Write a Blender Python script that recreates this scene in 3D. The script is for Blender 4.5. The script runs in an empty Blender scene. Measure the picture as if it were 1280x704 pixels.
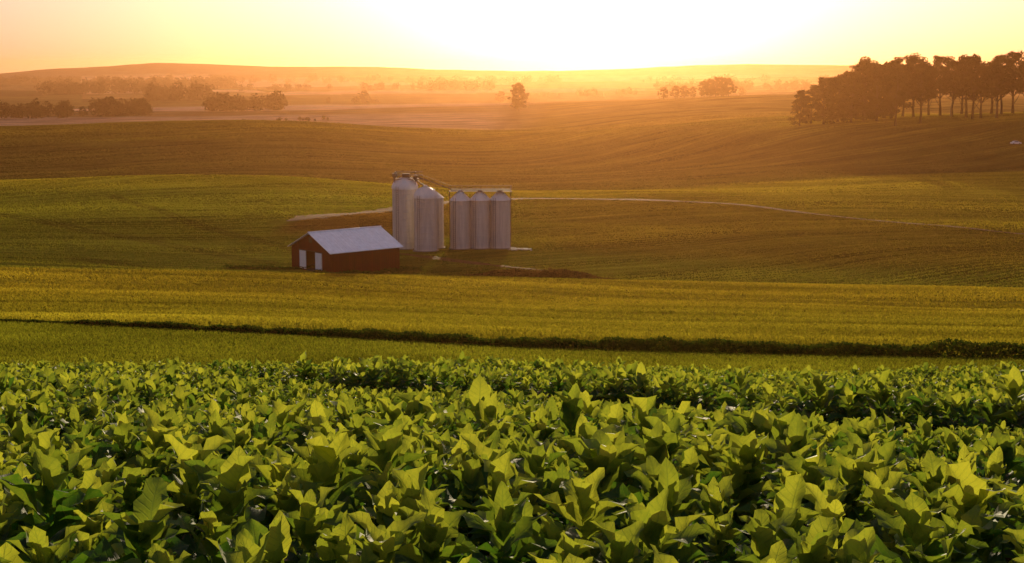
import bpy, math, random
import numpy as np
from mathutils import Vector
rng = np.random.default_rng(7)
random.seed(7)
scene = bpy.context.scene
CAMZ = 32.0
SUN_EL = math.radians(7.0); SUN_AZ = math.radians(3.5)   # azimuth east of +Y (towards +X)
sund = Vector((math.sin(SUN_AZ)*math.cos(SUN_EL), math.cos(SUN_AZ)*math.cos(SUN_EL), math.sin(SUN_EL)))

# ---------------------------------------------------------------- helpers
def pchip(xk, yk, x):
    xk = np.asarray(xk, float); yk = np.asarray(yk, float)
    h = np.diff(xk); dl = np.diff(yk)/h
    m = np.zeros(len(xk))
    for i in range(1, len(xk)-1):
        if dl[i-1]*dl[i] > 0:
            w1 = 2*h[i]+h[i-1]; w2 = h[i]+2*h[i-1]
            m[i] = (w1+w2)/(w1/dl[i-1]+w2/dl[i])
    m[0] = dl[0]; m[-1] = dl[-1]
    x = np.clip(x, xk[0], xk[-1])
    i = np.clip(np.searchsorted(xk, x)-1, 0, len(xk)-2)
    t = (x-xk[i])/h[i]
    return ((2*t**3-3*t**2+1)*yk[i] + (t**3-2*t**2+t)*h[i]*m[i] + (-2*t**3+3*t**2)*yk[i+1] + (t**3-t**2)*h[i]*m[i+1])

def sstep(a, b, x):
    t = np.clip((x-a)/(b-a), 0, 1); return t*t*(3-2*t)

def snoise(x, y, seed=0, octs=4):
    r = np.random.default_rng(seed); out = 0; amp = 1; tot = 0; f = 1
    for o in range(octs):
        for k in range(3):
            a = r.uniform(0, 6.28); p = r.uniform(0, 6.28); ff = f*r.uniform(.7, 1.4)
            out = out + amp*np.sin((x*math.cos(a)+y*math.sin(a))*ff + p + 1.3*np.sin((x*math.sin(a)-y*math.cos(a))*ff*.6+p*2)); tot += amp
        amp *= .55; f *= 2.1
    return out/tot*1.8

# drop of the land below eye level, at five bearings, by distance
T = [
(-100, -2,-2,-2,-2,-2),
(0, 1.6,1.6,1.6,1.6,1.6),
(5.6, 2.5,2.5,2.5,2.5,2.5),
(15, 4.3,4.3,4.3,4.3,4.3),
(31, 7.15,7.15,7.2,7.25,7.3),
(45, 9.5,9.5,9.6,9.7,9.8),
(60, 11.8,11.9,12.1,12.2,12.3),
(75, 13.9,14.0,14.2,14.4,14.5),
(90, 15.9,16.0,16.3,16.6,16.8),
(120, 19.9,20.2,20.6,21.0,21.3),
(160, 24.1,24.6,25.3,26.0,26.6),
(190, 26.2,26.9,28.0,28.7,29.2),
(215, 28.6,30.2,30.9,32.2,33.0),
(250, 29.9,31.3,31.4,33.6,34.8),
(300, 30.4,31.0,32.7,34.4,35.8),
(350, 30.2,30.3,33.5,35.4,36.8),
(400, 31.4,29.8,34.2,35.6,36.2),
(450, 38.0,36.4,38.0,37.0,35.0),
(500, 42.5,41.5,41.0,37.8,35.8),
(560, 43.5,43.2,43.2,40.6,38.5),
(620, 42.6,42.6,43.0,37.5,31.5),
(700, 40.1,39.4,42.1,27.6,21.0),
(850, 33.5,29.6,36.8,27.0,26.0),
(950, 38.5,35.0,36.0,24.5,26.0),
(1100, 41.5,36.5,31.5,18.8,22.0),
(1200, 40.5,36.4,28.3,22.0,24.0),
(1500, 37.0,33.7,33.0,27.0,27.0),
(2000, 32.6,30.4,27.5,26.0,26.0),
(2600, 28,27,25,24,24),
(3300, 24,24,24,24,24),
(9000, 24,24,24,24,24)]
TA = np.array(T, float)
RU = (np.array([-400,0,60,130,200,330,430,500,600,700,800,860,940,1040,1280,1700])-640)/1778.
RY = np.array([86,93,88,84,79.5,82,82.5,85,88,88,85,82,81,81,83,85])
RH = 24+(88-RY)/1778*3300

def H(x, y):
    x = np.asarray(x, float); y = np.asarray(y, float)
    u = np.clip(x/np.maximum(y, 40), -.45, .45)
    cols = [pchip(TA[:,0], TA[:,k+1], y) for k in range(5)]
    cols = [cols[0]] + cols + [cols[4]]
    cu = np.clip((u+.36)/.18, 0, 3.9999); i = np.floor(cu).astype(int); t = cu-i
    C = np.stack(np.broadcast_arrays(*cols))
    def pick(k):
        return np.take_along_axis(C, k[None,...], axis=0)[0]
    p0, p1, p2, p3 = pick(i), pick(i+1), pick(i+2), pick(i+3)
    h = .5*((2*p1)+(-p0+p2)*t+(2*p0-5*p1+4*p2-p3)*t*t+(-p0+3*p1-3*p2+p3)*t**3)
    z = CAMZ - h
    z = z + snoise(x/22., y/22., 3, 3)*.28*sstep(60, 140, y)
    z = z + snoise(x/55., y/24., 77, 2)*.75*sstep(262, 310, y)*sstep(1100, 900, y)
    z = z + snoise(x/170., y/170., 5, 3)*2.2*sstep(1000, 1700, y)
    ridge = np.interp(u, RU, RH) + snoise(x/90., x*0, 9, 3)*1.6
    z = z + ridge*np.exp(-((y-3300)/380.)**2)
    return z
def Hs(x, y): return float(H(np.array([x]), np.array([y]))[0])

def new_mesh(name, verts, quads, mats=(), col=None, uv=None, smooth=False, matidx=None, k=4):
    me = bpy.data.meshes.new(name)
    verts = np.ascontiguousarray(verts, dtype=np.float32); quads = np.ascontiguousarray(quads, dtype=np.int32)
    me.vertices.add(len(verts)); me.vertices.foreach_set("co", verts.ravel())
    me.loops.add(quads.size); me.loops.foreach_set("vertex_index", quads.ravel())
    me.polygons.add(len(quads))
    me.polygons.foreach_set("loop_start", np.arange(0, quads.size, k, dtype=np.int32))
    try: me.polygons.foreach_set("loop_total", np.full(len(quads), k, dtype=np.int32))
    except Exception: pass
    if matidx is not None: me.polygons.foreach_set("material_index", np.asarray(matidx, dtype=np.int32))
    me.polygons.foreach_set("use_smooth", np.full(len(quads), smooth, dtype=bool))
    me.update(calc_edges=True)
    if col is not None:
        a = me.color_attributes.new("tint", 'FLOAT_COLOR', 'POINT')
        c = np.ones((len(verts), 4), dtype=np.float32); c[:, :col.shape[1]] = col
        a.data.foreach_set("color", c.ravel())
    if uv is not None:
        l = me.uv_layers.new(name="UVMap")
        l.data.foreach_set("uv", np.ascontiguousarray(uv[quads.ravel()], dtype=np.float32).ravel())
    for m in mats: me.materials.append(m)
    return me
def link(name, me, parent=None):
    o = bpy.data.objects.new(name, me); scene.collection.objects.link(o)
    if parent: o.parent = parent
    return o

class MB:
    """small-object polygon builder"""
    def __init__(s): s.v=[]; s.f=[]; s.m=[]
    def add(s, vs, fs, m=0):
        b=len(s.v); s.v += [tuple(v) for v in vs]; s.f += [tuple(i+b for i in f) for f in fs]; s.m += [m]*len(fs)
    def box(s, c, d, m=0, rot=0.0):
        ca, sa = math.cos(rot), math.sin(rot); vs=[]
        for z in (-.5,.5):
            for x,y in ((-.5,-.5),(.5,-.5),(.5,.5),(-.5,.5)):
                X=x*d[0]; Y=y*d[1]
                vs.append((c[0]+X*ca-Y*sa, c[1]+X*sa+Y*ca, c[2]+z*d[2]))
        s.add(vs, [(0,3,2,1),(4,5,6,7),(0,1,5,4),(1,2,6,5),(2,3,7,6),(3,0,4,7)], m)
    def tube(s, p0, p1, r0, r1, n=6, m=0, caps=False):
        p0=Vector(p0); p1=Vector(p1); d=(p1-p0).normalized()
        a = d.orthogonal().normalized(); b=d.cross(a)
        vs=[]
        for p,r in ((p0,r0),(p1,r1)):
            for i in range(n):
                t=2*math.pi*i/n; vs.append(p+a*(r*math.cos(t))+b*(r*math.sin(t)))
        fs=[(i,(i+1)%n,(i+1)%n+n,i+n) for i in range(n)]
        if caps: fs += [tuple(range(n))[::-1], tuple(range(n,2*n))]
        s.add(vs,fs,m)
    def lathe(s, prof, n=36, m=0, c=(0,0,0)):
        vs=[]
        for r,z in prof:
            for i in range(n):
                t=2*math.pi*i/n; vs.append((c[0]+r*math.cos(t), c[1]+r*math.sin(t), c[2]+z))
        fs=[]
        for j in range(len(prof)-1):
            for i in range(n):
                k=(i+1)%n; fs.append((j*n+i,j*n+k,(j+1)*n+k,(j+1)*n+i))
        s.add(vs,fs,m)
    def mesh(s, name, mats, smooth=False):
        me=bpy.data.meshes.new(name); me.from_pydata(s.v,[],s.f)
        for m in mats: me.materials.append(m)
        me.polygons.foreach_set("material_index", s.m)
        me.polygons.foreach_set("use_smooth", [smooth]*len(s.f)); me.update()
        return me

# ---------------------------------------------------------------- materials
class NT:
    def __init__(s, name):
        s.mat = bpy.data.materials.new(name); s.mat.use_nodes=True; s.t=s.mat.node_tree; s.t.nodes.clear()
        s.out = s.t.nodes.new('ShaderNodeOutputMaterial')
    def n(s, typ, ins=None, **kw):
        nd = s.t.nodes.new(typ)
        for k,v in kw.items(): setattr(nd,k,v)
        if ins:
            for k,v in ins.items():
                sock = nd.inputs[k]
                if isinstance(v, bpy.types.NodeSocket): s.t.links.new(v, sock)
                else: sock.default_value = v
        return nd
    def math(s, op, a, b=0.0, c=None):
        d={0:a,1:b}
        if c is not None: d[2]=c
        return s.n('ShaderNodeMath', d, operation=op).outputs[0]
    def vm(s, op, a, b=None, scale=None):
        d={0:a}
        if b is not None: d[1]=b
        nd=s.n('ShaderNodeVectorMath', d, operation=op)
        if scale is not None:
            if isinstance(scale, bpy.types.NodeSocket): s.t.links.new(scale, nd.inputs['Scale'])
            else: nd.inputs['Scale'].default_value=scale
        return nd.outputs[0]
    def mixc(s, f, a, b, mode='MIX'):
        nd = s.n('ShaderNodeMix', data_type='RGBA', blend_type=mode)
        for i,v in ((0,f),(6,a),(7,b)):
            if isinstance(v, bpy.types.NodeSocket): s.t.links.new(v, nd.inputs[i])
            else: nd.inputs[i].default_value = v
        return nd.outputs[2]
    def noise(s, vec, scale, detail=3.0, rough=.5):
        return s.n('ShaderNodeTexNoise', {'Vector':vec,'Scale':scale,'Detail':detail,'Roughness':rough})
    def surf(s, sh): s.t.links.new(sh, s.out.inputs['Surface'])

def mr(N, v, a, b, c, d):
    return N.n('ShaderNodeMapRange', {0:v,1:a,2:b,3:c,4:d}).outputs[0]

def foliage_canopy(N, color, ngain=3.0, scale=7.0, transl=.42):
    """crop / grass cover: a canopy of randomly turned blades, not a flat sheet"""
    geo = N.n('ShaderNodeNewGeometry'); P = geo.outputs['Position']
    nz = N.noise(P, scale, 2.0, .6)
    v = N.vm('SCALE', N.vm('SUBTRACT', nz.outputs['Color'], (.5,.5,.5)), scale=ngain)
    nn = N.vm('NORMALIZE', N.vm('ADD', N.vm('SCALE', geo.outputs['Normal'], scale=.4), v))
    d = N.n('ShaderNodeBsdfDiffuse', {'Color':color,'Normal':nn})
    tcol = N.mixc(1.0, color, (1.4,1.2,.55,1), 'MULTIPLY')
    t = N.n('ShaderNodeBsdfTranslucent', {'Color':tcol,'Normal':nn})
    return N.n('ShaderNodeMixShader', {0:transl,1:d.outputs[0],2:t.outputs[0]}).outputs[0]

# terrain
N = NT("field_ground")
at = N.n('ShaderNodeAttribute', attribute_name='tint'); row = N.n('ShaderNodeAttribute', attribute_name='row')
geo = N.n('ShaderNodeNewGeometry'); P = geo.outputs['Position']
n1 = N.noise(P, .035, 4.0, .6).outputs['Fac']
n2 = N.noise(P, .6, 4.0, .65).outputs['Fac']
sep = N.n('ShaderNodeSeparateXYZ', {0:row.outputs['Vector']})
rv1 = N.n('ShaderNodeCombineXYZ', {0:N.math('MULTIPLY',sep.outputs[0],.55),1:N.math('MULTIPLY',sep.outputs[1],.02),2:0.0}).outputs[0]
rows = N.noise(rv1, 1.0, 4.0, .7).outputs['Fac']
rv2 = N.n('ShaderNodeCombineXYZ', {0:N.math('MULTIPLY',sep.outputs[0],.12),1:N.math('MULTIPLY',sep.outputs[1],.008),2:3.0}).outputs[0]
rows2 = N.noise(rv2, 1.0, 3.0, .6).outputs['Fac']
f = N.math('MULTIPLY', mr(N,n1,.3,.7,.75,1.25), mr(N,n2,.25,.75,.85,1.15))
f = N.math('MULTIPLY', f, mr(N,rows,.3,.7,.42,1.58))
f = N.math('MULTIPLY', f, mr(N,rows2,.3,.7,.58,1.42))
col = N.mixc(1.0, at.outputs['Color'], N.n('ShaderNodeCombineXYZ',{0:f,1:f,2:f}).outputs[0], 'MULTIPLY')
N.surf(foliage_canopy(N, col)); M_GROUND = N.mat

def simple_foliage(name, ca, cb, transl=.45, tmul=(1.5,1.5,.7,1)):
    N = NT(name)
    at = N.n('ShaderNodeAttribute', attribute_name='tint')
    s = N.n('ShaderNodeSeparateColor', {0:at.outputs['Color']})
    geo = N.n('ShaderNodeNewGeometry')
    nz = N.noise(geo.outputs['Position'], .5, 3).outputs['Fac']
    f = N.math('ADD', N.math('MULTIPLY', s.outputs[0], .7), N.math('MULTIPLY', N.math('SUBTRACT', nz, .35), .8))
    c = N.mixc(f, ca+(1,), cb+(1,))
    d = N.n('ShaderNodeBsdfDiffuse', {'Color':c})
    t = N.n('ShaderNodeBsdfTranslucent', {'Color':N.mixc(1.0,c,tmul,'MULTIPLY')})
    N.surf(N.n('ShaderNodeMixShader',{0:transl,1:d.outputs[0],2:t.outputs[0]}).outputs[0])
    return N.mat
M_DARKLEAF = simple_foliage("dark_leaves", (.022,.040,.008), (.08,.10,.012), .3)
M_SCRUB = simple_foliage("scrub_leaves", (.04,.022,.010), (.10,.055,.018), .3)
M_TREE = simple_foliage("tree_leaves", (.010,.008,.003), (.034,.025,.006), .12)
N = NT("field_blades"); at = N.n('ShaderNodeAttribute', attribute_name='tint')
d = N.n('ShaderNodeBsdfDiffuse', {'Color':at.outputs['Color']}); t = N.n('ShaderNodeBsdfTranslucent', {'Color':N.mixc(1.0,at.outputs['Color'],(1.5,1.35,.6,1),'MULTIPLY')})
N.surf(N.n('ShaderNodeMixShader',{0:.45,1:d.outputs[0],2:t.outputs[0]}).outputs[0]); M_BLADE=N.mat

# crop leaf
N = NT("crop_leaf")
at = N.n('ShaderNodeAttribute', attribute_name='tint'); s = N.n('ShaderNodeSeparateColor', {0:at.outputs['Color']})
uv = N.n('ShaderNodeUVMap'); su = N.n('ShaderNodeSeparateXYZ', {0:uv.outputs[0]})
tt = N.math('ABSOLUTE', su.outputs[1])
mid = N.n('ShaderNodeMapRange', {0:tt,1:.0,2:.08,3:1.0,4:0.0}).outputs[0]
side = N.math('SINE', N.math('MULTIPLY', N.math('SUBTRACT', su.outputs[0], N.math('MULTIPLY', tt, .16)), 52.0))
side = N.n('ShaderNodeMapRange', {0:side,1:.72,2:1.0,3:0.0,4:.45}).outputs[0]
vein = N.math('MAXIMUM', mid, side)
geo = N.n('ShaderNodeNewGeometry')
nz = N.noise(geo.outputs['Position'], 26.0, 4, .6).outputs['Fac']
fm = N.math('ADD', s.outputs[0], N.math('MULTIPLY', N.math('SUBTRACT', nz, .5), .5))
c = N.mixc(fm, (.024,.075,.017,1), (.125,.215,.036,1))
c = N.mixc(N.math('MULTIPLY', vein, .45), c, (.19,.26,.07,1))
bump = N.n('ShaderNodeBump', {'Strength':.5,'Distance':.006,'Height':N.math('ADD', N.math('MULTIPLY', vein,-1.0), nz)})
p = N.n('ShaderNodeBsdfPrincipled', {'Base Color':c,'Roughness':.62,'Specular IOR Level':.16,'Normal':bump.outputs[0]})
tc = N.mixc(fm, (.08,.20,.010,1), (.56,.60,.038,1))
tc = N.mixc(N.math('MULTIPLY', vein, .45), tc, (.14,.24,.03,1))
t = N.n('ShaderNodeBsdfTranslucent', {'Color':tc,'Normal':bump.outputs[0]})
N.surf(N.n('ShaderNodeMixShader',{0:.48,1:p.outputs[0],2:t.outputs[0]}).outputs[0])
M_LEAF = N.mat

def pbr(name, base, rough=.6, metal=0.0, var=.15, nscale=1.5, bump=0.0, streak=False, board=0.0, spec=.4):
    N = NT(name); tc = N.n('ShaderNodeTexCoord'); V = tc.outputs['Object']
    V2 = N.vm('MULTIPLY', V, (2.5,2.5,.22)) if streak else V
    nz = N.noise(V2, nscale, 5, .6).outputs['Fac']
    f = mr(N, nz, .25,.75, 1-var, 1+var)
    c = N.mixc(1.0, tuple(base)+(1,), N.n('ShaderNodeCombineXYZ',{0:f,1:f,2:f}).outputs[0],'MULTIPLY')
    hgt = N.noise(V, nscale*8, 3).outputs['Fac']
    if board:
        sp = N.n('ShaderNodeSeparateXYZ',{0:V})
        fr = N.math('FRACT', N.math('MULTIPLY', N.math('ADD', sp.outputs[0], sp.outputs[1]), 1/board))
        g = N.n('ShaderNodeMapRange',{0:N.math('ABSOLUTE',N.math('SUBTRACT',fr,.5)),1:.4,2:.5,3:1.0,4:.45}).outputs[0]
        c = N.mixc(1.0, c, N.n('ShaderNodeCombineXYZ',{0:g,1:g,2:g}).outputs[0],'MULTIPLY')
        hgt = N.math('ADD', g, N.math('MULTIPLY',hgt,.2)); bump = .6
    ins={'Base Color':c,'Roughness':rough,'Metallic':metal,'Specular IOR Level':spec}
    if bump: ins['Normal']=N.n('ShaderNodeBump',{'Strength':bump,'Distance':.03,'Height':hgt}).outputs[0]
    p = N.n('ShaderNodeBsdfPrincipled', ins); N.surf(p.outputs[0]); return N.mat
M_RED = pbr("red_barn_boards", (.11,.008,.005), .8, 0, .35, 1.0, streak=True, board=.35, spec=.08)
M_ROOF = pbr("galvanised_roof", (.82,.86,.90), .4, .15, .12, .6, streak=True)
M_WHITE = pbr("white_paint", (.84,.84,.82), .55, 0, .08, 2, board=.3)
M_TRIM = pbr("dark_trim", (.05,.015,.01), .7)
M_SILO = pbr("galvanised_silo_steel", (.56,.52,.47), .5, .1, .22, .9, streak=True)
M_SILOR = pbr("silo_roof_steel", (.68,.65,.62), .42, .2, .1, 1.0)
M_STEEL = pbr("weathered_steel", (.11,.075,.055), .6, .3, .2, 3)
M_CONC = pbr("concrete", (.20,.17,.14), .85, 0, .2, 2, bump=.3)
M_BARK = pbr("tree_bark", (.02,.012,.007), .9, 0, .3, 2, bump=.4, spec=.1)
M_DIRT = pbr("dirt", (.13,.065,.022), .95, 0, .35, .25, bump=.5, spec=.02)
M_FLOOR = pbr("barn_floor", (.06,.045,.035), .9)
M_TYRE = pbr("tyre_rubber", (.03,.03,.03), .8)
M_GLASS = pbr("car_glass", (.03,.035,.04), .1, 0, .02, 1, spec=.6)
M_CARW = pbr("car_paint_white", (.8,.8,.8), .25, 0, .03, 1, spec=.5)

# ---------------------------------------------------------------- terrain
ys = np.concatenate([np.linspace(-100,0,20), np.linspace(0,60,121)[1:], np.geomspace(60,1500,420)[1:], np.geomspace(1500,9000,110)[1:]])
us = np.concatenate([-np.geomspace(.44,1.8,30)[::-1], np.linspace(-.43,.43,600), np.geomspace(.44,1.8,30)])
Y = np.repeat(ys[:,None], len(us), 1); X = us[None,:]*(np.maximum(Y,0)+25)
Z = H(X, Y)
nr, nc = Y.shape
V = np.stack([X,Y,Z],-1).reshape(-1,3)
ii = np.arange((nr-1)*(nc-1)); r_ = ii//(nc-1); c_ = ii%(nc-1); b_ = r_*nc+c_
Q = np.stack([b_, b_+1, b_+nc+1, b_+nc],-1)

PATH = [(-47,290),(-40,305),(-28,330),(-14,360),(0,380),(14,388),(28,386),(55,374),(89,345),(112,318),(150,285)]
CROP_EDGE = [(-70,108),(-50,99),(-31.5,87),(-14,75.5),(0,66),(11.3,62),(22,59.5),(35,57),(50,55)]
def crop_edge_y(x): 
    h=np.array(CROP_EDGE); return np.interp(x, h[:,0], h[:,1])
def path_y(x):
    h=np.array(PATH); return np.interp(x, h[:,0], h[:,1])
FIELD_END = 38.5
def across_f(X, Y):
    a = Y + .10*X + 9*np.sin(X/45.+.8) + 5*np.sin(X/19.)
    b = .8*Y - .28*X + 16*np.sin(X/60.+Y/90.) + 9*np.sin(X/33.+1.5)
    m = sstep(185,215,Y); return a*(1-m)+b*m
def terrain_colour(X, Y):  # crop and soil colours, with some hill light and shade painted in
    U = X/np.maximum(Y,40)
    C = np.zeros(X.shape+(3,))
    def put(mask, rgb):
        m = mask[...,None]; C[:] = C*(1-m)+np.array(rgb)*m
    wob = snoise(X/14., Y/14., 11, 4); wl = snoise(X/60., Y/60., 12, 3)
    C[:] = (.026,.019,.012)
    put(sstep(FIELD_END-.5,FIELD_END+1.5,Y+.5*wob), (.14,.16,.018))
    put(sstep(0,1.5,Y-crop_edge_y(X)), (.185,.175,.020))
    put(sstep(110,170,Y), (.235,.195,.022))
    cy = 192+U*20
    put(sstep(0,4,Y-cy+wob), (.115,.12,.017))  # hollow behind the crest: shade put into the colour
    put(sstep(240,290,Y)*sstep(.0,-.08,U), (.155,.165,.018))
    put(sstep(350,395,Y)*sstep(.0,-.08,U), (.27,.24,.023))  # left hill crest painted brighter, as lit ground
    put(sstep(235,265,Y)*sstep(-.04,.06,U), (.14,.108,.016))
    brown = sstep(.5,-3,Y-path_y(X)+wob)*sstep(262,285,Y)*sstep(-49,-43,X)*sstep(-5,-22,X)
    put(brown, (.13,.075,.02))
    put(sstep(0,4,Y-path_y(X))*sstep(270,300,Y)*sstep(-30,-5,X), (.215,.18,.02))
    put(sstep(385,420,Y)*sstep(.10,.2,U), (.27,.225,.024))  # right hill crest: sunlit brightness put into the colour
    edge = np.interp(U,[-.4,-.2,0,.1,.2,.36,.5],[425,425,425,450,480,515,530])
    put(sstep(0,22,Y-edge), (.085,.070,.016))  # back hill face painted dark to read as shaded
    put(sstep(700,830,Y)*sstep(.15,.0,U), (.16,.12,.018))  # back hill crest painted lighter than its shaded face
    put(sstep(560,690,Y)*sstep(.08,.22,U), (.14,.115,.02))
    put(sstep(820,850,Y)*sstep(-.05,.08,U), (.22,.15,.04))
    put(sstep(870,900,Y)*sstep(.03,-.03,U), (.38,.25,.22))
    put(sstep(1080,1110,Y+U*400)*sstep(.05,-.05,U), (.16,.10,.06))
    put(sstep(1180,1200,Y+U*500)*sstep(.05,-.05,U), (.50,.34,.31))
    put(sstep(1480,1500,Y-U*300), (.10,.085,.035))
    a = np.floor((X+.3*Y)/260.); b = np.floor((Y-.2*X+wl*30)/210.)
    hsh = np.modf(np.abs(np.sin(a*12.9898+b*78.233)*43758.5453))[0]
    far = sstep(1500,1560,Y)
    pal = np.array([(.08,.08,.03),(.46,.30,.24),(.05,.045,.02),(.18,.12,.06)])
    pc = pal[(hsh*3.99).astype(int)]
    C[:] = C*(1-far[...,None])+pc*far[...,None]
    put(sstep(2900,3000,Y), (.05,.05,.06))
    for (ax,ay,bx,by,cx,cy2) in ((-110,300,-72,262,-38,226),(-98,345,-66,288,-30,236),(-70,222,-54,208,-38,199)):
        ly = np.interp(X, [ax,bx,cx],[ay,by,cy2]); 
        for o_ in (0,3.4):
            m = np.exp(-((Y-ly-o_)/1.1)**2)*((X>ax)&(X<cx))*.6
            C[:] = C*(1-m[...,None])+np.array((.05,.04,.01))*m[...,None]
    C *= (1+.12*wob+.16*wl)[...,None]
    return np.clip(C,.006,.8)
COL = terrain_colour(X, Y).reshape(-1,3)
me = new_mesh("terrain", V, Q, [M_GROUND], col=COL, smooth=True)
ra = me.attributes.new("row", 'FLOAT_VECTOR', 'POINT')
rw = np.stack([across_f(X,Y), X, X*0],-1).reshape(-1,3).astype(np.float32)
ra.data.foreach_set("vector", rw.ravel())
link("terrain", me)

def drape(name, pts, width, mat, lift=.07, step=1.5, taper=None):
    P=[]; 
    for (x0,y0),(x1,y1) in zip(pts[:-1],pts[1:]):
        n=max(2,int(math.hypot(x1-x0,y1-y0)/step)); 
        for i in range(n): P.append((x0+(x1-x0)*i/n, y0+(y1-y0)*i/n))
    P=np.array(P); k=np.ones(9)/9
    Pp=np.stack([np.convolve(np.pad(P[:,j],4,mode='edge'),k,'valid') for j in range(2)],1)
    D=np.gradient(Pp,axis=0); D/=np.linalg.norm(D,axis=1)[:,None]+1e-9; Nn=np.stack([-D[:,1],D[:,0]],1)
    wv = width*(1+.25*np.sin(np.arange(len(Pp))*.23)+.2*rng.normal(size=len(Pp)))
    wv = wv*np.minimum(1, np.minimum(np.arange(len(Pp))+1, len(Pp)-np.arange(len(Pp)))/8.)
    if taper is not None: wv=wv*np.interp(Pp[:,0],taper[0],taper[1])
    vs=[]; m=7
    for j in range(m):
        s=(j/(m-1)-.5); q=Pp+Nn*(wv*s)[:,None]; vs.append(np.column_stack([q, H(q[:,0],q[:,1])+lift*(1-(2*s)**4*.6)]))
    vs=np.stack(vs,1); n=len(Pp); vv=vs.reshape(-1,3)
    i=np.arange((n-1)*(m-1)); b=(i//(m-1))*m+i%(m-1)
    link(name, new_mesh(name, vv, np.stack([b,b+1,b+m+1,b+m],-1), [mat], smooth=True))
TP=([-20,30,60,112],[1,.75,.5,.3])
drape("dirt_path", PATH, 5.5, M_DIRT, taper=TP)
drape("farm_track", [(-22,246),(-16,240),(-11,233),(-4,226),(6,219),(13,214)], 2.2, M_DIRT)

# ---------------------------------------------------------------- crop plants
def leaves_mesh(base, az, elev, L, W, curl, fold, phase, tint, sn, tn):
    n = len(az); s = np.array(sn); t = np.array(tn)
    S = s[None,:,None]; Tt = t[None,None,:]
    e=elev[:,None,None]; c=np.maximum(curl,.05)[:,None,None]; Lb=L[:,None,None]; Wb=W[:,None,None]
    r = Lb*(np.sin(e)-np.sin(e-c*S))/c; z = Lb*(np.cos(e-c*S)-np.cos(e))/c
    ph = e-c*S
    w = (S**.62*(1-S)**.9)/.37*Wb*.5
    ripple = 1+.13*np.sin(S*19+phase[:,None,None]*2)*np.abs(Tt)
    w = w*ripple
    wave = np.sin(S*12+phase[:,None,None]+(Tt>0)*1.7)*.22*Wb*np.abs(Tt)**1.5*np.sin(np.pi*S)
    off = fold[:,None,None]*np.abs(Tt)*w + wave
    tw = (np.sin(phase*3)*.4)[:,None,None]*S*w*Tt
    R = r - np.sin(ph)*(off+tw); Zz = z + np.cos(ph)*(off+tw); Lt = w*Tt*(1-.15*np.abs(fold[:,None,None])) + Lb*0
    A=az[:,None,None]; R,Zz,Lt=np.broadcast_arrays(R,Zz,Lt)
    x = base[:,0][:,None,None]+R*np.cos(A)-Lt*np.sin(A); y = base[:,1][:,None,None]+R*np.sin(A)+Lt*np.cos(A)
    zz = base[:,2][:,None,None]+Zz
    v = np.stack([x,y,zz],-1).reshape(-1,3)
    ns,nt=len(s),len(t); i=np.arange((ns-1)*(nt-1)); b=(i//(nt-1))*nt+i%(nt-1)
    q=np.stack([b,b+1,b+nt+1,b+nt],-1)
    q=(q[None]+(np.arange(n)*ns*nt)[:,None,None]).reshape(-1,4)
    uv=np.broadcast_to(np.stack([np.broadcast_to(s[:,None],(ns,nt)),np.broadcast_to(t[None],(ns,nt))],-1)[None],(n,ns,nt,2)).reshape(-1,2)
    ct=np.repeat(tint,ns*nt)
    return v,q,uv,np.stack([ct,ct,ct],-1)

pts=[]; yv=1.6; k=0
while yv<FIELD_END:
    sp=.43 if yv<14 else .35
    hw=.43*yv+2.6; xs=np.arange(-hw,hw,sp)+(k%2)*sp/2; pts.append(np.stack([xs,np.full_like(xs,yv)],1)); yv+=sp*.92; k+=1
pts=np.concatenate(pts); pts+=rng.uniform(-.15,.15,pts.shape)
fx=[-14,-8,0,6.2,14]; fy=[38,35,28,18.5,9]
ds=pts[:,1]-np.interp(pts[:,0],fx,fy); on=sstep(-9,-2,pts[:,0])
keep=~((ds>-1.6)&(ds<0)&(on>.3))
thin=snoise(pts[:,0]/1.3,pts[:,1]/1.3,21,2)
keep&=~((thin>.8)&(rng.random(len(pts))<.7))
keep&=(np.hypot(pts[:,0],pts[:,1])>1.3)
szm=1-.42*on*sstep(-8,-3,ds)*(ds<0)+.30*on*sstep(3.5,.5,ds)*(ds>=0)
szm=szm*np.interp(pts[:,1],[0,10,22,38],[1.12,1.02,.86,.78])
pts=pts[keep]; szm=szm[keep]
near=pts[:,1]<14
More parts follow.
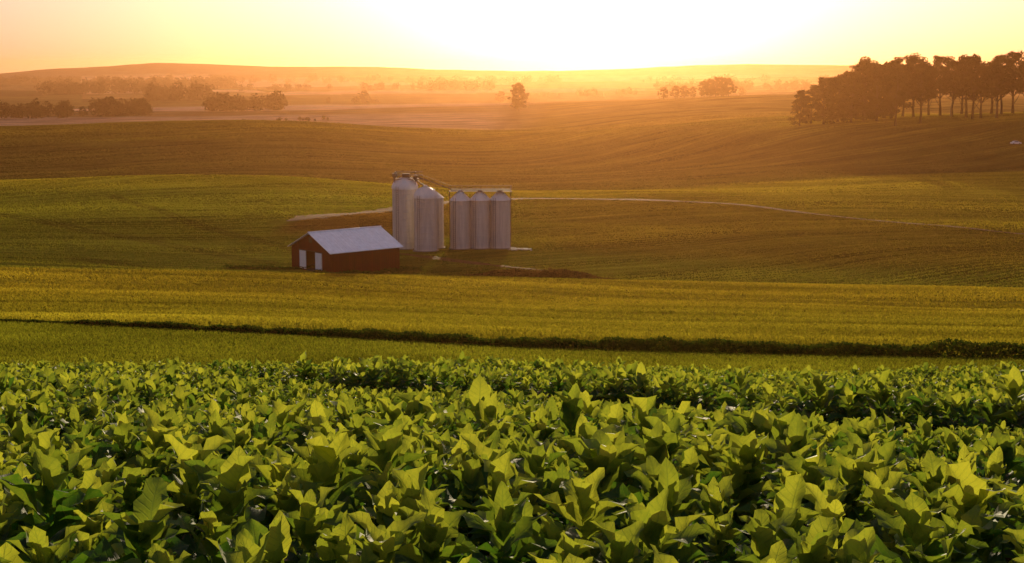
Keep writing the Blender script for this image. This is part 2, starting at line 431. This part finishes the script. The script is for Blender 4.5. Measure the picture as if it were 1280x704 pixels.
def plants(P, SM, nl, sn, tn):
    n=len(P); z0=H(P[:,0],P[:,1])
    size=(1+.2*rng.normal(size=n)).clip(.55,1.45)*(1+.2*snoise(P[:,0]/2.5,P[:,1]/2.5,31,2))*SM
    hgt=.44*size; k=np.arange(nl)[None,:]; f=(k+.5)/nl; f=np.broadcast_to(f,(n,nl))
    az=(k*2.39996+rng.uniform(0,6.28,(n,1))+rng.normal(0,.25,(n,nl)))
    lean=rng.normal(0,.07,(n,2))
    zz=hgt[:,None]*(.12+.85*f)
    elev=np.radians(14+64*f**1.0+rng.normal(0,10,(n,nl)))
    curl=np.radians((70-40*f)+rng.normal(0,20,(n,nl))).clip(.06,1.9)
    L=(.31-.11*f)*size[:,None]*(1+.15*rng.normal(size=(n,nl))).clip(.5,1.5)
    W=L*rng.uniform(.44,.66,(n,nl))
    fold=rng.uniform(.15,.8,(n,nl)); phs=rng.uniform(0,6.28,(n,nl))
    base=np.stack([P[:,0][:,None]+lean[:,0][:,None]*f+.012*np.cos(az),P[:,1][:,None]+lean[:,1][:,None]*f+.012*np.sin(az),z0[:,None]+zz],-1)
    tint=(-.04+.86*f**2.2+.11*rng.normal(size=(n,nl))+.15*rng.normal(size=(n,1))).clip(0,1)  # upper leaves yellower; shade of the gaps put into lower leaf colour
    R=lambda a:a.reshape(-1)
    return leaves_mesh(base.reshape(-1,3),R(az),R(elev),R(L),R(W),R(curl),R(fold),R(phs),R(tint),sn,tn)
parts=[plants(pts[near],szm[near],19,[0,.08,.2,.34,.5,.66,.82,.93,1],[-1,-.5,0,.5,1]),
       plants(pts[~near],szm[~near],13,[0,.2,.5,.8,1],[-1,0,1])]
vs=[];qs=[];uvs=[];cs=[];o=0
for v,q,u_,c in parts: vs.append(v);qs.append(q+o);uvs.append(u_);cs.append(c);o+=len(v)
sp_=pts[near]; zs=H(sp_[:,0],sp_[:,1]); ang=np.arange(4)*math.pi/2
st=np.zeros((len(sp_),2,4,3))
for j,(zz,rr) in enumerate(((0,.012),(.36,.006))):
    st[:,j,:,0]=sp_[:,0][:,None]+rr*np.cos(ang); st[:,j,:,1]=sp_[:,1][:,None]+rr*np.sin(ang); st[:,j,:,2]=(zs+zz)[:,None]
sq=np.array([(i,(i+1)%4,(i+1)%4+4,i+4) for i in range(4)])
vs.append(st.reshape(-1,3)); qs.append((sq[None]+(np.arange(len(sp_))*8)[:,None,None]).reshape(-1,4)+o)
uvs.append(np.full((len(sp_)*8,2),.5)); cs.append(np.full((len(sp_)*8,3),.3))
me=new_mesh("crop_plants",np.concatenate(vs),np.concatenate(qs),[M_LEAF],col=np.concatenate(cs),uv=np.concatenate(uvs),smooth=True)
link("crop_plants",me)

# ---------------------------------------------------------------- blades / clumps
def blades(x,y,h,w,per,spread,rgb,var=.2):
    n=len(x); m=n*per; x=np.repeat(x,per)+rng.normal(0,spread,m); y=np.repeat(y,per)+rng.normal(0,spread,m)
    h=np.repeat(h,per)*rng.uniform(.6,1.2,m); w=np.repeat(w,per)*rng.uniform(.7,1.3,m); cv=np.repeat(rgb,per,0)*(1+var*rng.normal(size=(m,1))).clip(.3,1.8)
    z=H(x,y)
    a=rng.uniform(0,6.28,m); dx,dy=np.cos(a)*w/2,np.sin(a)*w/2
    lx,ly=rng.normal(0,.35,m)*h,rng.normal(0,.35,m)*h
    v=np.zeros((m,4,3))
    v[:,0]=np.stack([x-dx*.5,y-dy*.5,z-.02],-1); v[:,1]=np.stack([x+dx*.5,y+dy*.5,z-.02],-1)
    v[:,2]=np.stack([x+dx+lx,y+dy+ly,z+h*.75],-1); v[:,3]=np.stack([x-dx*.3+lx*1.3,y-dy*.3+ly*1.3,z+h],-1)
    return v.reshape(-1,3),np.arange(m*4).reshape(-1,4),np.repeat(cv,4,0).clip(0,.9)
def scatter(n,y0,y1,pw=1.0,uw=.42):
    t=rng.random(n); y=(y0**pw+t*(y1**pw-y0**pw))**(1/pw); x=rng.uniform(-1,1,n)*(uw*y+3)
    return x,y
x,y=scatter(80000,FIELD_END-.8,90,1.6); k=y<crop_edge_y(x)-.2; x,y=x[k],y[k]
g=snoise(x/5.,y/5.,44,3)
v,q,c=blades(x,y,np.full(len(x),.14),np.full(len(x),.05),3,.06,np.array((.14,.16,.018))*(1+.32*g)[:,None]); link("verge_grass",new_mesh("verge_grass",v,q,[M_BLADE],col=c))
x,y=scatter(150000,54,215,1.1)
ac=across_f(x,y); y=y+(np.round(ac/.9)*.9-ac)*.85
k=(y>crop_edge_y(x)+.5)&(y<190+x/np.maximum(y,1)*20+8); x,y=x[k],y[k]
ac=across_f(x,y); st_=snoise(ac/3.0,x/45.,41,4); g=snoise(x/9.,y/9.,42,4)
k=rng.random(len(x))<(.70+.38*st_); x,y,st_,g=x[k],y[k],st_[k],g[k]
rgb=terrain_colour(x,y)*(1+.48*st_+.2*g).clip(.3,1.9)[:,None]
v,q,c=blades(x,y,(.20+.06*st_).clip(.08,.4),.09+y*.0004,3,.12,rgb,.14); link("field_crop",new_mesh("field_crop",v,q,[M_BLADE],col=c))
x,y=scatter(300000,205,900,.4)
ac=across_f(x,y); y=y+(np.round(ac/2.2)*2.2-ac)*.7
ac=across_f(x,y); st_=snoise(ac/6.0,x/60.,47,4)
bd=(np.abs(x+27)<9)&(np.abs(y-219)<11); pd=np.abs(y-path_y(x))<(2.5+2.*rng.random(len(x)))*np.interp(x,TP[0],TP[1]); pd&=(x>-50)
si=(np.abs(x+10.5)<13)&(np.abs(y-250)<6)
k=~bd&~pd&~si&(rng.random(len(x))<(.70+.35*st_)); x,y,st_=x[k],y[k],st_[k]
rgb=terrain_colour(x,y)*(1+.42*st_).clip(.35,1.8)[:,None]
v,q,c=blades(x,y,np.full(len(x),.10)+y*.00025,.06+y*.0006,2,.3,rgb,.08); link("meadow_grass",new_mesh("meadow_grass",v,q,[M_BLADE],col=c))

def leaf_cloud(P, size, tint):
    n=len(P); a=rng.normal(size=(n,3)); a/=np.linalg.norm(a,axis=1)[:,None]; b=np.cross(a,rng.normal(size=(n,3))); b/=np.linalg.norm(b,axis=1)[:,None]
    s=(size*rng.uniform(.6,1.3,n))[:,None]; v=np.stack([P-a*s,P+b*s*.6,P+a*s,P-b*s*.6],1)
    c=np.repeat(np.clip(tint,0,1),4); return v.reshape(-1,3),np.arange(n*4).reshape(-1,4),np.stack([c,c,c],-1)

n=56000; hx=rng.uniform(-48,40,n); hw=.75*sstep(-45,5,hx)+.3
hy=crop_edge_y(hx)+rng.normal(0,.35,n)*hw; bump=1+.4*snoise(hx/.8,hy*0,51,4)
hz=H(hx,hy)+rng.uniform(0,1,n)*(.16+.42*sstep(-40,10,hx))*bump
v,q,c=leaf_cloud(np.stack([hx,hy,hz],-1),np.full(n,.08),rng.uniform(0,.7,n)); link("crop_edge",new_mesh("crop_edge",v,q,[M_DARKLEAF],col=c))  # edge of the taller crop; dark leaf colour carries its shaded front
n=20000; t=rng.uniform(0,1,n); sx=-8+t*24+rng.normal(0,.3,n); sy=205+rng.normal(0,1.8,n)*np.sin(np.pi*t.clip(.05,.95))+4*(1-t)
sz=H(sx,sy)+rng.random(n)*1.0*np.sin(np.pi*t.clip(.03,.97))*(1+.4*snoise(sx/1.5,sy/1.5,61,2))
v,q,c=leaf_cloud(np.stack([sx,sy,sz],-1),np.full(n,.17),rng.uniform(0,.9,n)); link("ditch_scrub",new_mesh("ditch_scrub",v,q,[M_SCRUB],col=c))
n=5000; t=rng.random(n); wx=-44+t*30+rng.normal(0,.3,n); wy=np.where(wx<-30,219-(wx+30)*-.15,np.interp(wx,[-30,-27.2,-16],[214,209.5,219]))+rng.normal(0,.6,n)
wz=H(wx,wy)+rng.random(n)*.5*(1+.5*snoise(wx/1.2,wy/1.2,71,2))
v,q,c=leaf_cloud(np.stack([wx,wy,wz],-1),np.full(n,.14),rng.uniform(0,.9,n)); link("weeds",new_mesh("weeds",v,q,[M_DARKLEAF],col=c))

# ---------------------------------------------------------------- trees
def tree_mesh(name, h, cw, crown0, style, seed, nleaf=5200, ls=.6):
    r=np.random.default_rng(seed); rd=random.Random(seed); b=MB()
    tr=h*.018+.12; top=Vector((rd.uniform(-.06,.06)*h, rd.uniform(-.04,.04)*h, h*.82))
    prev=Vector((0,0,-.8)); pr=tr*1.3; segs=6; tpts=[prev]
    for i in range(1,segs+1):
        f=i/segs; p=Vector((top.x*f+rd.uniform(-.012,.012)*h, top.y*f+rd.uniform(-.012,.012)*h, top.z*f)); rr=tr*(1-.8*f)
        b.tube(prev,p,pr,rr,7,0); prev,pr=p,rr; tpts.append(p)
    centers=[]
    nl=26 if style!='umbrella' else 22
    for i in range(nl):
        f=crown0+(.98-crown0)*(i+.5)/nl; z=h*f
        q=(f-crown0)/(1-crown0)
        if style=='round': rad=cw*.5*math.sqrt(max(.05,1-(2*q-.9)**2))
        elif style=='low': rad=cw*.5*(math.sqrt(max(.04,1-(1.2*q-.15)**2)))
        else: rad=cw*.5*(.5+.6*math.sin(math.pi*min(1,q*.9+.15)))
        rad*=rd.uniform(.5,1.15); a=i*2.4+rd.uniform(-.5,.5)
        st=tpts[min(segs,max(1,int(f*.8*segs)))]; en=Vector((st.x+rad*math.cos(a)*.85, st.y+rad*math.sin(a)*.85, z))
        b.tube(st,(st+en)/2+Vector((0,0,-.02*h)),tr*.3,tr*.2,4,0); b.tube((st+en)/2+Vector((0,0,-.02*h)),en,tr*.2,tr*.07,4,0)
        centers.append((en.x,en.y,en.z)); centers.append((st.x+(en.x-st.x)*.55,st.y+(en.y-st.y)*.55,z+rd.uniform(-.03,.05)*h))
    centers.append((top.x,top.y,h*.93))
    nv=len(b.v); V0=np.array(b.v); Q0=np.array([f for f in b.f])
    C=np.array(centers); k=r.integers(0,len(C),nleaf); sz=np.array([r.uniform(.045,.10) for _ in C])*h
    dd=r.normal(size=(nleaf,3)); dd/=np.linalg.norm(dd,axis=1)[:,None]; dd*=(r.random(nleaf)**.45)[:,None]
    P=C[k]+dd*sz[k][:,None]*np.array([1.15,1.15,.72]); tint=r.random(len(C))[k]*.7+r.random(nleaf)*.3
    v,q,c=leaf_cloud(P,np.full(nleaf,ls),tint)
    return new_mesh(name,np.concatenate([V0,v]),np.concatenate([Q0,q+nv]),[M_BARK,M_TREE],col=np.concatenate([np.zeros((nv,3)),c]),matidx=np.concatenate([np.zeros(len(Q0)),np.ones(len(q))]))
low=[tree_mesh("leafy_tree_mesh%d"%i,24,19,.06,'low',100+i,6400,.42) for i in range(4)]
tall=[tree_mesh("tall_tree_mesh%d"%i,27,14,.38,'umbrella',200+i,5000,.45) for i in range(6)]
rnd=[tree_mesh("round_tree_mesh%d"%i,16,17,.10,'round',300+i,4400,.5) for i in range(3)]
def put_tree(me,px_u,y,s=1.0,name="tree"):
    o=link(name,me); x=px_u*y; o.location=(x,y,Hs(x,y)); o.scale=(s,s,s*random.uniform(.9,1.1)); o.rotation_euler=(0,0,random.uniform(0,6.28)); return o
for u_,y_,s_ in ((.201,690,.66),(.209,700,.84),(.218,690,.92),(.228,700,1.06),(.237,690,1.04),(.246,700,1.18),(.255,690,1.1),(.265,705,1.2),(.224,720,1.0),(.241,722,1.18),(.26,725,1.14),(.251,718,1.16),(.233,712,1.1)):
    put_tree(random.choice(low),u_,y_,s_,"leafy_tree")
uu=.268
while uu<.46:
    put_tree(random.choice(tall),uu,random.uniform(665,725),random.uniform(.9,1.18),"tall_tree"); uu+=random.uniform(.003,.009)
for u_,y_,s_ in ((.005,1105,1.2),(-.103,1480,.95),(-.008,1500,.85),(.106,1160,.65),(.114,1170,.65),(.120,1160,.7),(.134,1150,.85),(.142,1160,1.0),(.151,1155,.85),(.146,1190,1.0),(.126,1200,.6),(-.128,1500,.4),(.16,1480,.7),(.138,1170,.9),(-.3,1215,.6),(-.247,1660,1.1),(-.24,1660,.9)):
    put_tree(random.choice(rnd),u_,y_,s_,"round_tree")
def tree_mass(name, groups):
    Ps=[];S=[];Tn=[]
    for (u0,u1,d,hh,n) in groups:
        for i in range(n):
            u_=random.uniform(u0,u1); y_=d*random.uniform(.985,1.03); x_=u_*y_; h_=hh*random.uniform(.5,1.2); w_=h_*random.uniform(.35,.65)
            m=260; dd=rng.normal(size=(m,3)); dd/=np.linalg.norm(dd,axis=1)[:,None]; dd*=(rng.random(m)**.4)[:,None]
            lob=1+.3*np.sin(dd[:,0]*5+i)*np.cos(dd[:,2]*6+i*2)
            p=np.array([x_,y_,Hs(x_,y_)+h_*.48])+dd*np.array([w_,w_,h_*.52])*lob[:,None]
            Ps.append(p); S.append(np.full(m,h_*.09)); Tn.append(rng.random(m)*.6+random.random()*.3)
    v,q,c=leaf_cloud(np.concatenate(Ps),np.concatenate(S),np.concatenate(Tn)); link(name,new_mesh(name,v,q,[M_TREE],col=c))
B=lambda px:(px-640)/1778.
tree_mass("distant_trees",[(B(-200),B(95),1210,13,60),(B(125),B(192),1230,13,30),(B(265),B(352),1300,14,46),(B(190),B(262),1650,18,30),
 (B(60),B(200),2000,17,44),(B(300),B(420),2100,10,20),(B(455),B(620),2050,13,46),(B(500),B(700),2600,13,54),(B(640),B(800),1700,8,22),(B(820),B(1010),1900,12,50),
 (B(345),B(362),1000,4,3),(B(375),B(415),1010,3.4,9),(B(300),B(335),930,3,5),(B(-300),B(500),2700,13,170),(B(800),B(1500),2600,13,100),(B(110),B(300),2350,16,56),(B(440),B(475),1480,8,4)])

# ---------------------------------------------------------------- barn
barn=bpy.data.objects.new("barn",None); scene.collection.objects.link(barn)
th=math.radians(40); L_,W_=12.6,11.3; hw_=3.3; ra_=2.45
bx,by=-27.2,212.0
cxs=[(bx,by),(bx+L_*math.cos(th),by+L_*math.sin(th)),(bx-W_*math.sin(th),by+W_*math.cos(th)),(bx+L_*math.cos(th)-W_*math.sin(th),by+L_*math.sin(th)+W_*math.cos(th))]
bz=max(Hs(*c) for c in cxs)+.02
barn.location=(bx,by,bz); barn.rotation_euler=(0,0,th)
b=MB(); o0,o1,oh=.38*W_,.62*W_,2.9
b.add([(0,0,-1),(L_,0,-1),(L_,0,hw_),(0,0,hw_)],[(0,1,2,3)])
b.add([(0,W_,-1),(L_,W_,-1),(L_,W_,hw_),(0,W_,hw_)],[(3,2,1,0)])
b.add([(L_,0,-1),(L_,W_,-1),(L_,W_,hw_),(L_,W_/2,hw_+ra_),(L_,0,hw_)],[(0,1,2,3,4)])
b.add([(0,0,-1),(0,o0,-1),(0,o0,oh),(0,0,oh)],[(3,2,1,0)]); b.add([(0,o1,-1),(0,W_,-1),(0,W_,oh),(0,o1,oh)],[(3,2,1,0)])
b.add([(0,0,oh),(0,W_,oh),(0,W_,hw_),(0,W_/2,hw_+ra_),(0,0,hw_)],[(4,3,2,1,0)])
link("walls",b.mesh("barn_walls",[M_RED]),barn)
b=MB(); ov=.45; sl=ra_/(W_/2); t_=.09
def roofside(sgn):
    y0=-ov if sgn<0 else W_+ov; z0=hw_-ov*sl+.06; z1=hw_+ra_+.06
    nrib=22
    for i in range(nrib):
        xa=-ov+(L_+2*ov)*i/nrib; xb=-ov+(L_+2*ov)*(i+1)/nrib; xm=xb-.09
        for (p,q,dz) in ((xa,xm,0),(xm,xb,.045)):
            v=[(p,y0,z0+dz),(q,y0,z0+dz),(q,W_/2,z1+dz),(p,W_/2,z1+dz)]
            lo=[(a,bb,c-t_-dz) for a,bb,c in v]
            b.add(v+lo,[(0,1,2,3),(7,6,5,4),(0,4,5,1),(1,5,6,2),(2,6,7,3),(3,7,4,0)])
roofside(-1); roofside(1)
link("roof",b.mesh("barn_roof",[M_ROOF]),barn)
b=MB(); b.tube((-ov-.03,W_/2,hw_+ra_+.10),(L_+ov+.03,W_/2,hw_+ra_+.10),.12,.12,8,0,True); link("ridge_cap",b.mesh("ridge_cap",[M_ROOF],True),barn)
for i,(ya,yb) in enumerate(((.22*W_,.38*W_),(.62*W_,.78*W_))):
    b=MB(); b.box((-.07,(ya+yb)/2,1.45),(.08,yb-ya,2.8)); b.box((-.125,(ya+yb)/2,.25),(.02,yb-ya,.10),1)
    link("sliding_door_%d"%(i+1),b.mesh("sliding_door",[M_WHITE,M_CONC]),barn)
b=MB(); b.box((-.06,W_/2,2.97),(.1,.62*W_,.1)); b.box((-.04,W_/2-0,hw_+1.35),(.06,.9,.8),0); link("door_rail",b.mesh("door_rail",[M_TRIM]),barn)
b=MB(); b.box((L_/2,W_/2,-.1),(L_-.1,W_-.1,.2)); link("floor",b.mesh("barn_floor",[M_FLOOR]),barn)

# ---------------------------------------------------------------- silos
def grain_silo(x,y,r,h,rh,dome=False):
    e=bpy.data.objects.new("grain_silo",None); scene.collection.objects.link(e)
    z=Hs(x,y); e.location=(x,y,z+.1); e.rotation_euler=(0,0,random.uniform(0,6))
    b=MB(); prof=[]; n=int(h/.12)
    for i in range(n+1): prof.append((r+.025*(1 if i%2 else -1)+(.05 if (i%9==0) else 0), h*i/n))
    b.lathe(prof,44); link("corrugated_wall",b.mesh("silo_wall",[M_SILO],False),e)
    b=MB()
    for i in range(14):
        a=2*math.pi*i/14; b.box(((r+.05)*math.cos(a),(r+.05)*math.sin(a),h/2),(.07,.10,h-.05),0,a)
    link("stiffeners",b.mesh("silo_stiffeners",[M_SILO]),e)
    b=MB(); ro=r+.14
    if dome: prof=[(ro,h-.06)]+[(ro*math.cos(t),h+rh*math.sin(t)) for t in np.linspace(.02,1.4,9)]+[(.35,h+rh),(.35,h+rh+.3),(.02,h+rh+.35)]
    else: prof=[(ro,h-.06),(ro,h),(.38,h+rh),(.38,h+rh+.3),(.02,h+rh+.36)]
    b.lathe(prof,32)
    for i in range(16):
        a=2*math.pi*i/16; pp=[(p[0]*math.cos(a),p[0]*math.sin(a),p[1]+.04) for p in prof[1:-3]]
        for p,q in zip(pp[:-1],pp[1:]): b.tube(p,q,.035,.035,4)
    if not dome:
        for i in range(16):
            a=2*math.pi*i/16; b.tube((ro*math.cos(a),ro*math.sin(a),h+.04),(.38*math.cos(a),.38*math.sin(a),h+rh+.04),.035,.035,4)
    link("roof",b.mesh("silo_roof",[M_SILOR],False),e)
    b=MB(); b.lathe([(r+.35,-1.5),(r+.35,.0),(r+.3,.06),(r-.1,.06)],32); link("concrete_base",b.mesh("silo_base",[M_CONC],False),e)
    b=MB(); a=4.2-e.rotation_euler[2]; R_=r+.3
    tx,ty=-math.sin(a),math.cos(a)
    for sg in (-.22,.22): b.tube((R_*math.cos(a)+tx*sg,R_*math.sin(a)+ty*sg,0),(R_*math.cos(a)+tx*sg,R_*math.sin(a)+ty*sg,h+.5),.03,.03,4)
    k=.3
    while k<h: b.tube((R_*math.cos(a)-tx*.22,R_*math.sin(a)-ty*.22,k),(R_*math.cos(a)+tx*.22,R_*math.sin(a)+ty*.22,k),.02,.02,4); k+=.35
    link("ladder",b.mesh("silo_ladder",[M_STEEL]),e)
    return z
def X_(px,d): return (px-640)/1778.*d
s1=(X_(506,252),252); z1=grain_silo(*s1,2.2,10.6,2.0,True)
s2=(X_(531.5,247.5),247.5); z2=grain_silo(*s2,1.95,9.2,1.9,True)
s3=(X_(541,252),252); grain_silo(*s3,1.8,8.9,1.2)
row=[(X_(575.3,250),250),(X_(600,250.3),250.3),(X_(625,250.6),250.6)]
zr=[grain_silo(*p,1.74,8.5,1.5) for p in row]
b=MB(); cx,cy=s1; zt=z1+12.4
for dx in (-1.7,1.9):
    for dy in (-1.0,1.0):
        b.tube((cx+dx,cy+dy,z1+11.2),(cx+dx,cy+dy,zt+1.3),.07,.07,4)
for z in (zt,zt+.65,zt+1.25):
    for dy in (-1.0,1.0): b.tube((cx-1.8,cy+dy,z),(cx+3.2,cy+dy,z),.06,.06,4)
    for dx in (-1.7,1.9): b.tube((cx+dx,cy-1,z),(cx+dx,cy+1,z),.06,.06,4)
b.tube((cx-1.7,cy-1,zt),(cx+1.9,cy-1,zt+1.25),.045,.045,4); b.tube((cx+1.9,cy-1,zt),(cx-1.7,cy-1,zt+1.25),.045,.045,4)
b.box((cx+.3,cy,zt),(4.2,2.1,.12)); b.box((cx+.2,cy,zt+.5),(1.3,.9,.9)); b.box((cx+1.9,cy,zt+.35),(.7,.7,.6))
b.box((cx-1.9,cy+1.4,z1+6.4),(.5,.6,13.0)); b.box((cx-1.9,cy+1.4,z1+13.0),(.8,.8,.6))
link("elevator_headhouse",b.mesh("elevator_headhouse",[M_STEEL]))
b=MB(); za=zr[0]+10.15; xa=row[0][0]-2.0; xb=row[2][0]+2.1; yy=row[0][1]
b.box(((xa+xb)/2,yy,za),(xb-xa,.8,.08))
b.box(((xa+xb)/2,yy+.1,za+.22),(xb-xa-.6,.3,.28))
x=xa
while x<=xb+.01:
    for dy in (-.4,.4): b.tube((x,yy+dy,za),(x,yy+dy,za+1.0),.03,.03,4)
    x+=(xb-xa)/10
for dy in (-.4,.4):
    for dz in (.5,1.0): b.tube((xa,yy+dy,za+dz),(xb,yy+dy,za+dz),.03,.03,4)
for i in range(3):
    px_,py_=row[i]
    for dx in (-.5,.5): b.tube((px_+dx,yy-.3,zr[i]+9.6),(px_+dx*1.4,yy-.3,za),.05,.05,4)
b.tube((xb-.2,yy+.5,zr[2]-1),(xb-.2,yy+.5,za+1),.08,.08,5); b.tube((xa+.1,yy+.5,zr[0]-1),(xa+.1,yy+.5,za),.08,.08,5)
link("silo_catwalk",b.mesh("silo_catwalk",[M_STEEL]))
b=MB(); p0=(cx+2.0,cy-.3,zt+.5)
b.tube(p0,(xa+.4,yy,za+.4),.10,.10,8); b.tube((cx+1.2,cy,zt+.3),(s2[0],s2[1],z2+11.3),.10,.10,8); b.tube((cx+3.2,cy,zt+.6),(cx+3.4,cy,z1),.06,.06,5)
b.tube((p0[0],p0[1],p0[2]+.6),(xa+.4,yy,za+1.0),.03,.03,4)
link("grain_conveyor_pipe",b.mesh("grain_conveyor_pipe",[M_STEEL],True))
n=220; rx=row[2][0]+rng.uniform(1.5,5.5,n); ry=249+rng.normal(0,.8,n); b=MB()
for i in range(n):
    s_=random.uniform(.08,.28); b.box((rx[i],ry[i],Hs(rx[i],ry[i])+s_*.2),(s_,s_*1.3,s_*.7),0,random.random()*3)
link("rubble_pile",b.mesh("rubble_pile",[M_CONC]))

# ---------------------------------------------------------------- parked car far right
car=bpy.data.objects.new("parked_car",None); scene.collection.objects.link(car)
cy_=622.; cx_=.353*cy_; car.location=(cx_,cy_,Hs(cx_,cy_)+.05); car.rotation_euler=(0,0,.15)
b=MB(); prof=[(-2.2,.35),(-2.25,.8),(-2.1,1.0),(-1.5,1.05),(-.9,1.5),(.6,1.55),(1.3,1.08),(2.1,.92),(2.25,.6),(2.2,.35)]
vs=[(p[0],-.85,p[1]) for p in prof]+[(p[0],.85,p[1]) for p in prof]; k=len(prof)
b.add(vs,[tuple(range(k)),tuple(range(2*k-1,k-1,-1))]+[(i,i+k,(i+1)%k+k,(i+1)%k) for i in range(k)])
link("body",b.mesh("car_body",[M_CARW]),car)
b=MB()
for sy in (-.86,.86): b.add([(-1.3,sy,1.08),(-.85,sy,1.42),(.5,sy,1.46),(1.05,sy,1.08)],[(0,1,2,3)])
link("windows",b.mesh("car_windows",[M_GLASS]),car)
b=MB()
for wx in (-1.4,1.4):
    for sy in (-.8,.8): b.tube((wx,sy-.1,.33),(wx,sy+.1,.33),.34,.34,16,0,True)
link("wheels",b.mesh("car_wheels",[M_TYRE]),car)

# ---------------------------------------------------------------- haze (real scattering air volume, thicker over the far valley)
def air(name, yc, dy, top, cs, ds_, g, ca, da):
    b=MB(); b.box((0,yc,top/2-45),(14000 if yc>4000 and dy>9000 else 13800,dy,top+90)); hz=b.mesh(name,[])
    N=NT(name+"_air")
    sc=N.n('ShaderNodeVolumeScatter',{'Color':cs,'Density':ds_,'Anisotropy':g})
    ab=N.n('ShaderNodeVolumeAbsorption',{'Color':ca,'Density':da})
    ad=N.n('ShaderNodeAddShader',{0:sc.outputs[0],1:ab.outputs[0]}); N.t.links.new(ad.outputs[0],N.out.inputs['Volume'])
    hz.materials.append(N.mat); link(name,hz)
air("haze",4600,9800,92,(1,.44,.15,1),.62e-4,.80,(.45,.30,.20,1),.9e-4)
air("haze",5100,8400,84,(1,.52,.28,1),.50e-4,.74,(.45,.35,.25,1),.8e-4)

# ---------------------------------------------------------------- sky and sun
w=bpy.data.worlds.new("World"); scene.world=w; w.use_nodes=True; t=w.node_tree; t.nodes.clear()
out=t.nodes.new('ShaderNodeOutputWorld'); bg=t.nodes.new('ShaderNodeBackground'); sky=t.nodes.new('ShaderNodeTexSky')
sky.sky_type='NISHITA'; sky.sun_disc=False; sky.sun_elevation=SUN_EL; sky.sun_rotation=SUN_AZ; sky.air_density=1.0; sky.dust_density=2.0; sky.ozone_density=1.0
tn=t.nodes.new('ShaderNodeMix'); tn.data_type='RGBA'; tn.blend_type='MULTIPLY'; tn.inputs[0].default_value=1; tn.inputs[7].default_value=(1,.62,1.05,1)
t.links.new(sky.outputs[0],tn.inputs[6]); t.links.new(tn.outputs[2],bg.inputs[0]); bg.inputs[1].default_value=.066
tc=t.nodes.new('ShaderNodeTexCoord'); vn=t.nodes.new('ShaderNodeVectorMath'); vn.operation='NORMALIZE'; t.links.new(tc.outputs['Generated'],vn.inputs[0])
dt=t.nodes.new('ShaderNodeVectorMath'); dt.operation='DOT_PRODUCT'; t.links.new(vn.outputs[0],dt.inputs[0])
gel=math.radians(3.0); dt.inputs[1].default_value=(math.sin(SUN_AZ)*math.cos(gel),math.cos(SUN_AZ)*math.cos(gel),math.sin(gel))
mx=t.nodes.new('ShaderNodeMath'); mx.operation='MAXIMUM'; t.links.new(dt.outputs['Value'],mx.inputs[0]); mx.inputs[1].default_value=0
def glow(pw,st,col):
    p=t.nodes.new('ShaderNodeMath'); p.operation='POWER'; t.links.new(mx.outputs[0],p.inputs[0]); p.inputs[1].default_value=pw
    m=t.nodes.new('ShaderNodeMath'); m.operation='MULTIPLY'; t.links.new(p.outputs[0],m.inputs[0]); m.inputs[1].default_value=st
    g=t.nodes.new('ShaderNodeBackground'); g.inputs[0].default_value=col; t.links.new(m.outputs[0],g.inputs[1]); return g
def addn(a,b_):
    s_=t.nodes.new('ShaderNodeAddShader'); t.links.new(a.outputs[0],s_.inputs[0]); t.links.new(b_.outputs[0],s_.inputs[1]); return s_
g1=glow(230,2.0,(1,.84,.64,1)); g2=glow(4,.26,(1,.60,.44,1)); 
fill=t.nodes.new('ShaderNodeBackground'); fill.inputs[0].default_value=(.86,.86,.92,1); fill.inputs[1].default_value=.17
fin=addn(addn(addn(bg,g1),g2),fill); t.links.new(fin.outputs[0],out.inputs[0])

sl_=bpy.data.lights.new("sun",'SUN'); sl_.energy=5; sl_.angle=math.radians(.8); sl_.color=(1,.80,.50)
so=bpy.data.objects.new("sun",sl_); scene.collection.objects.link(so); so.rotation_euler=sund.to_track_quat('Z','Y').to_euler(); so.location=(0,0,200)

# ---------------------------------------------------------------- camera
cd=bpy.data.cameras.new("camera"); cd.lens=50; cd.sensor_width=36; cd.clip_end=20000; cd.clip_start=.1
co=bpy.data.objects.new("camera",cd); scene.collection.objects.link(co); co.location=(0,0,CAMZ)
co.rotation_euler=(math.radians(90-8.45),0,0); scene.camera=co
scene.view_settings.view_transform='Standard'; scene.view_settings.look='None'; scene.view_settings.exposure=0
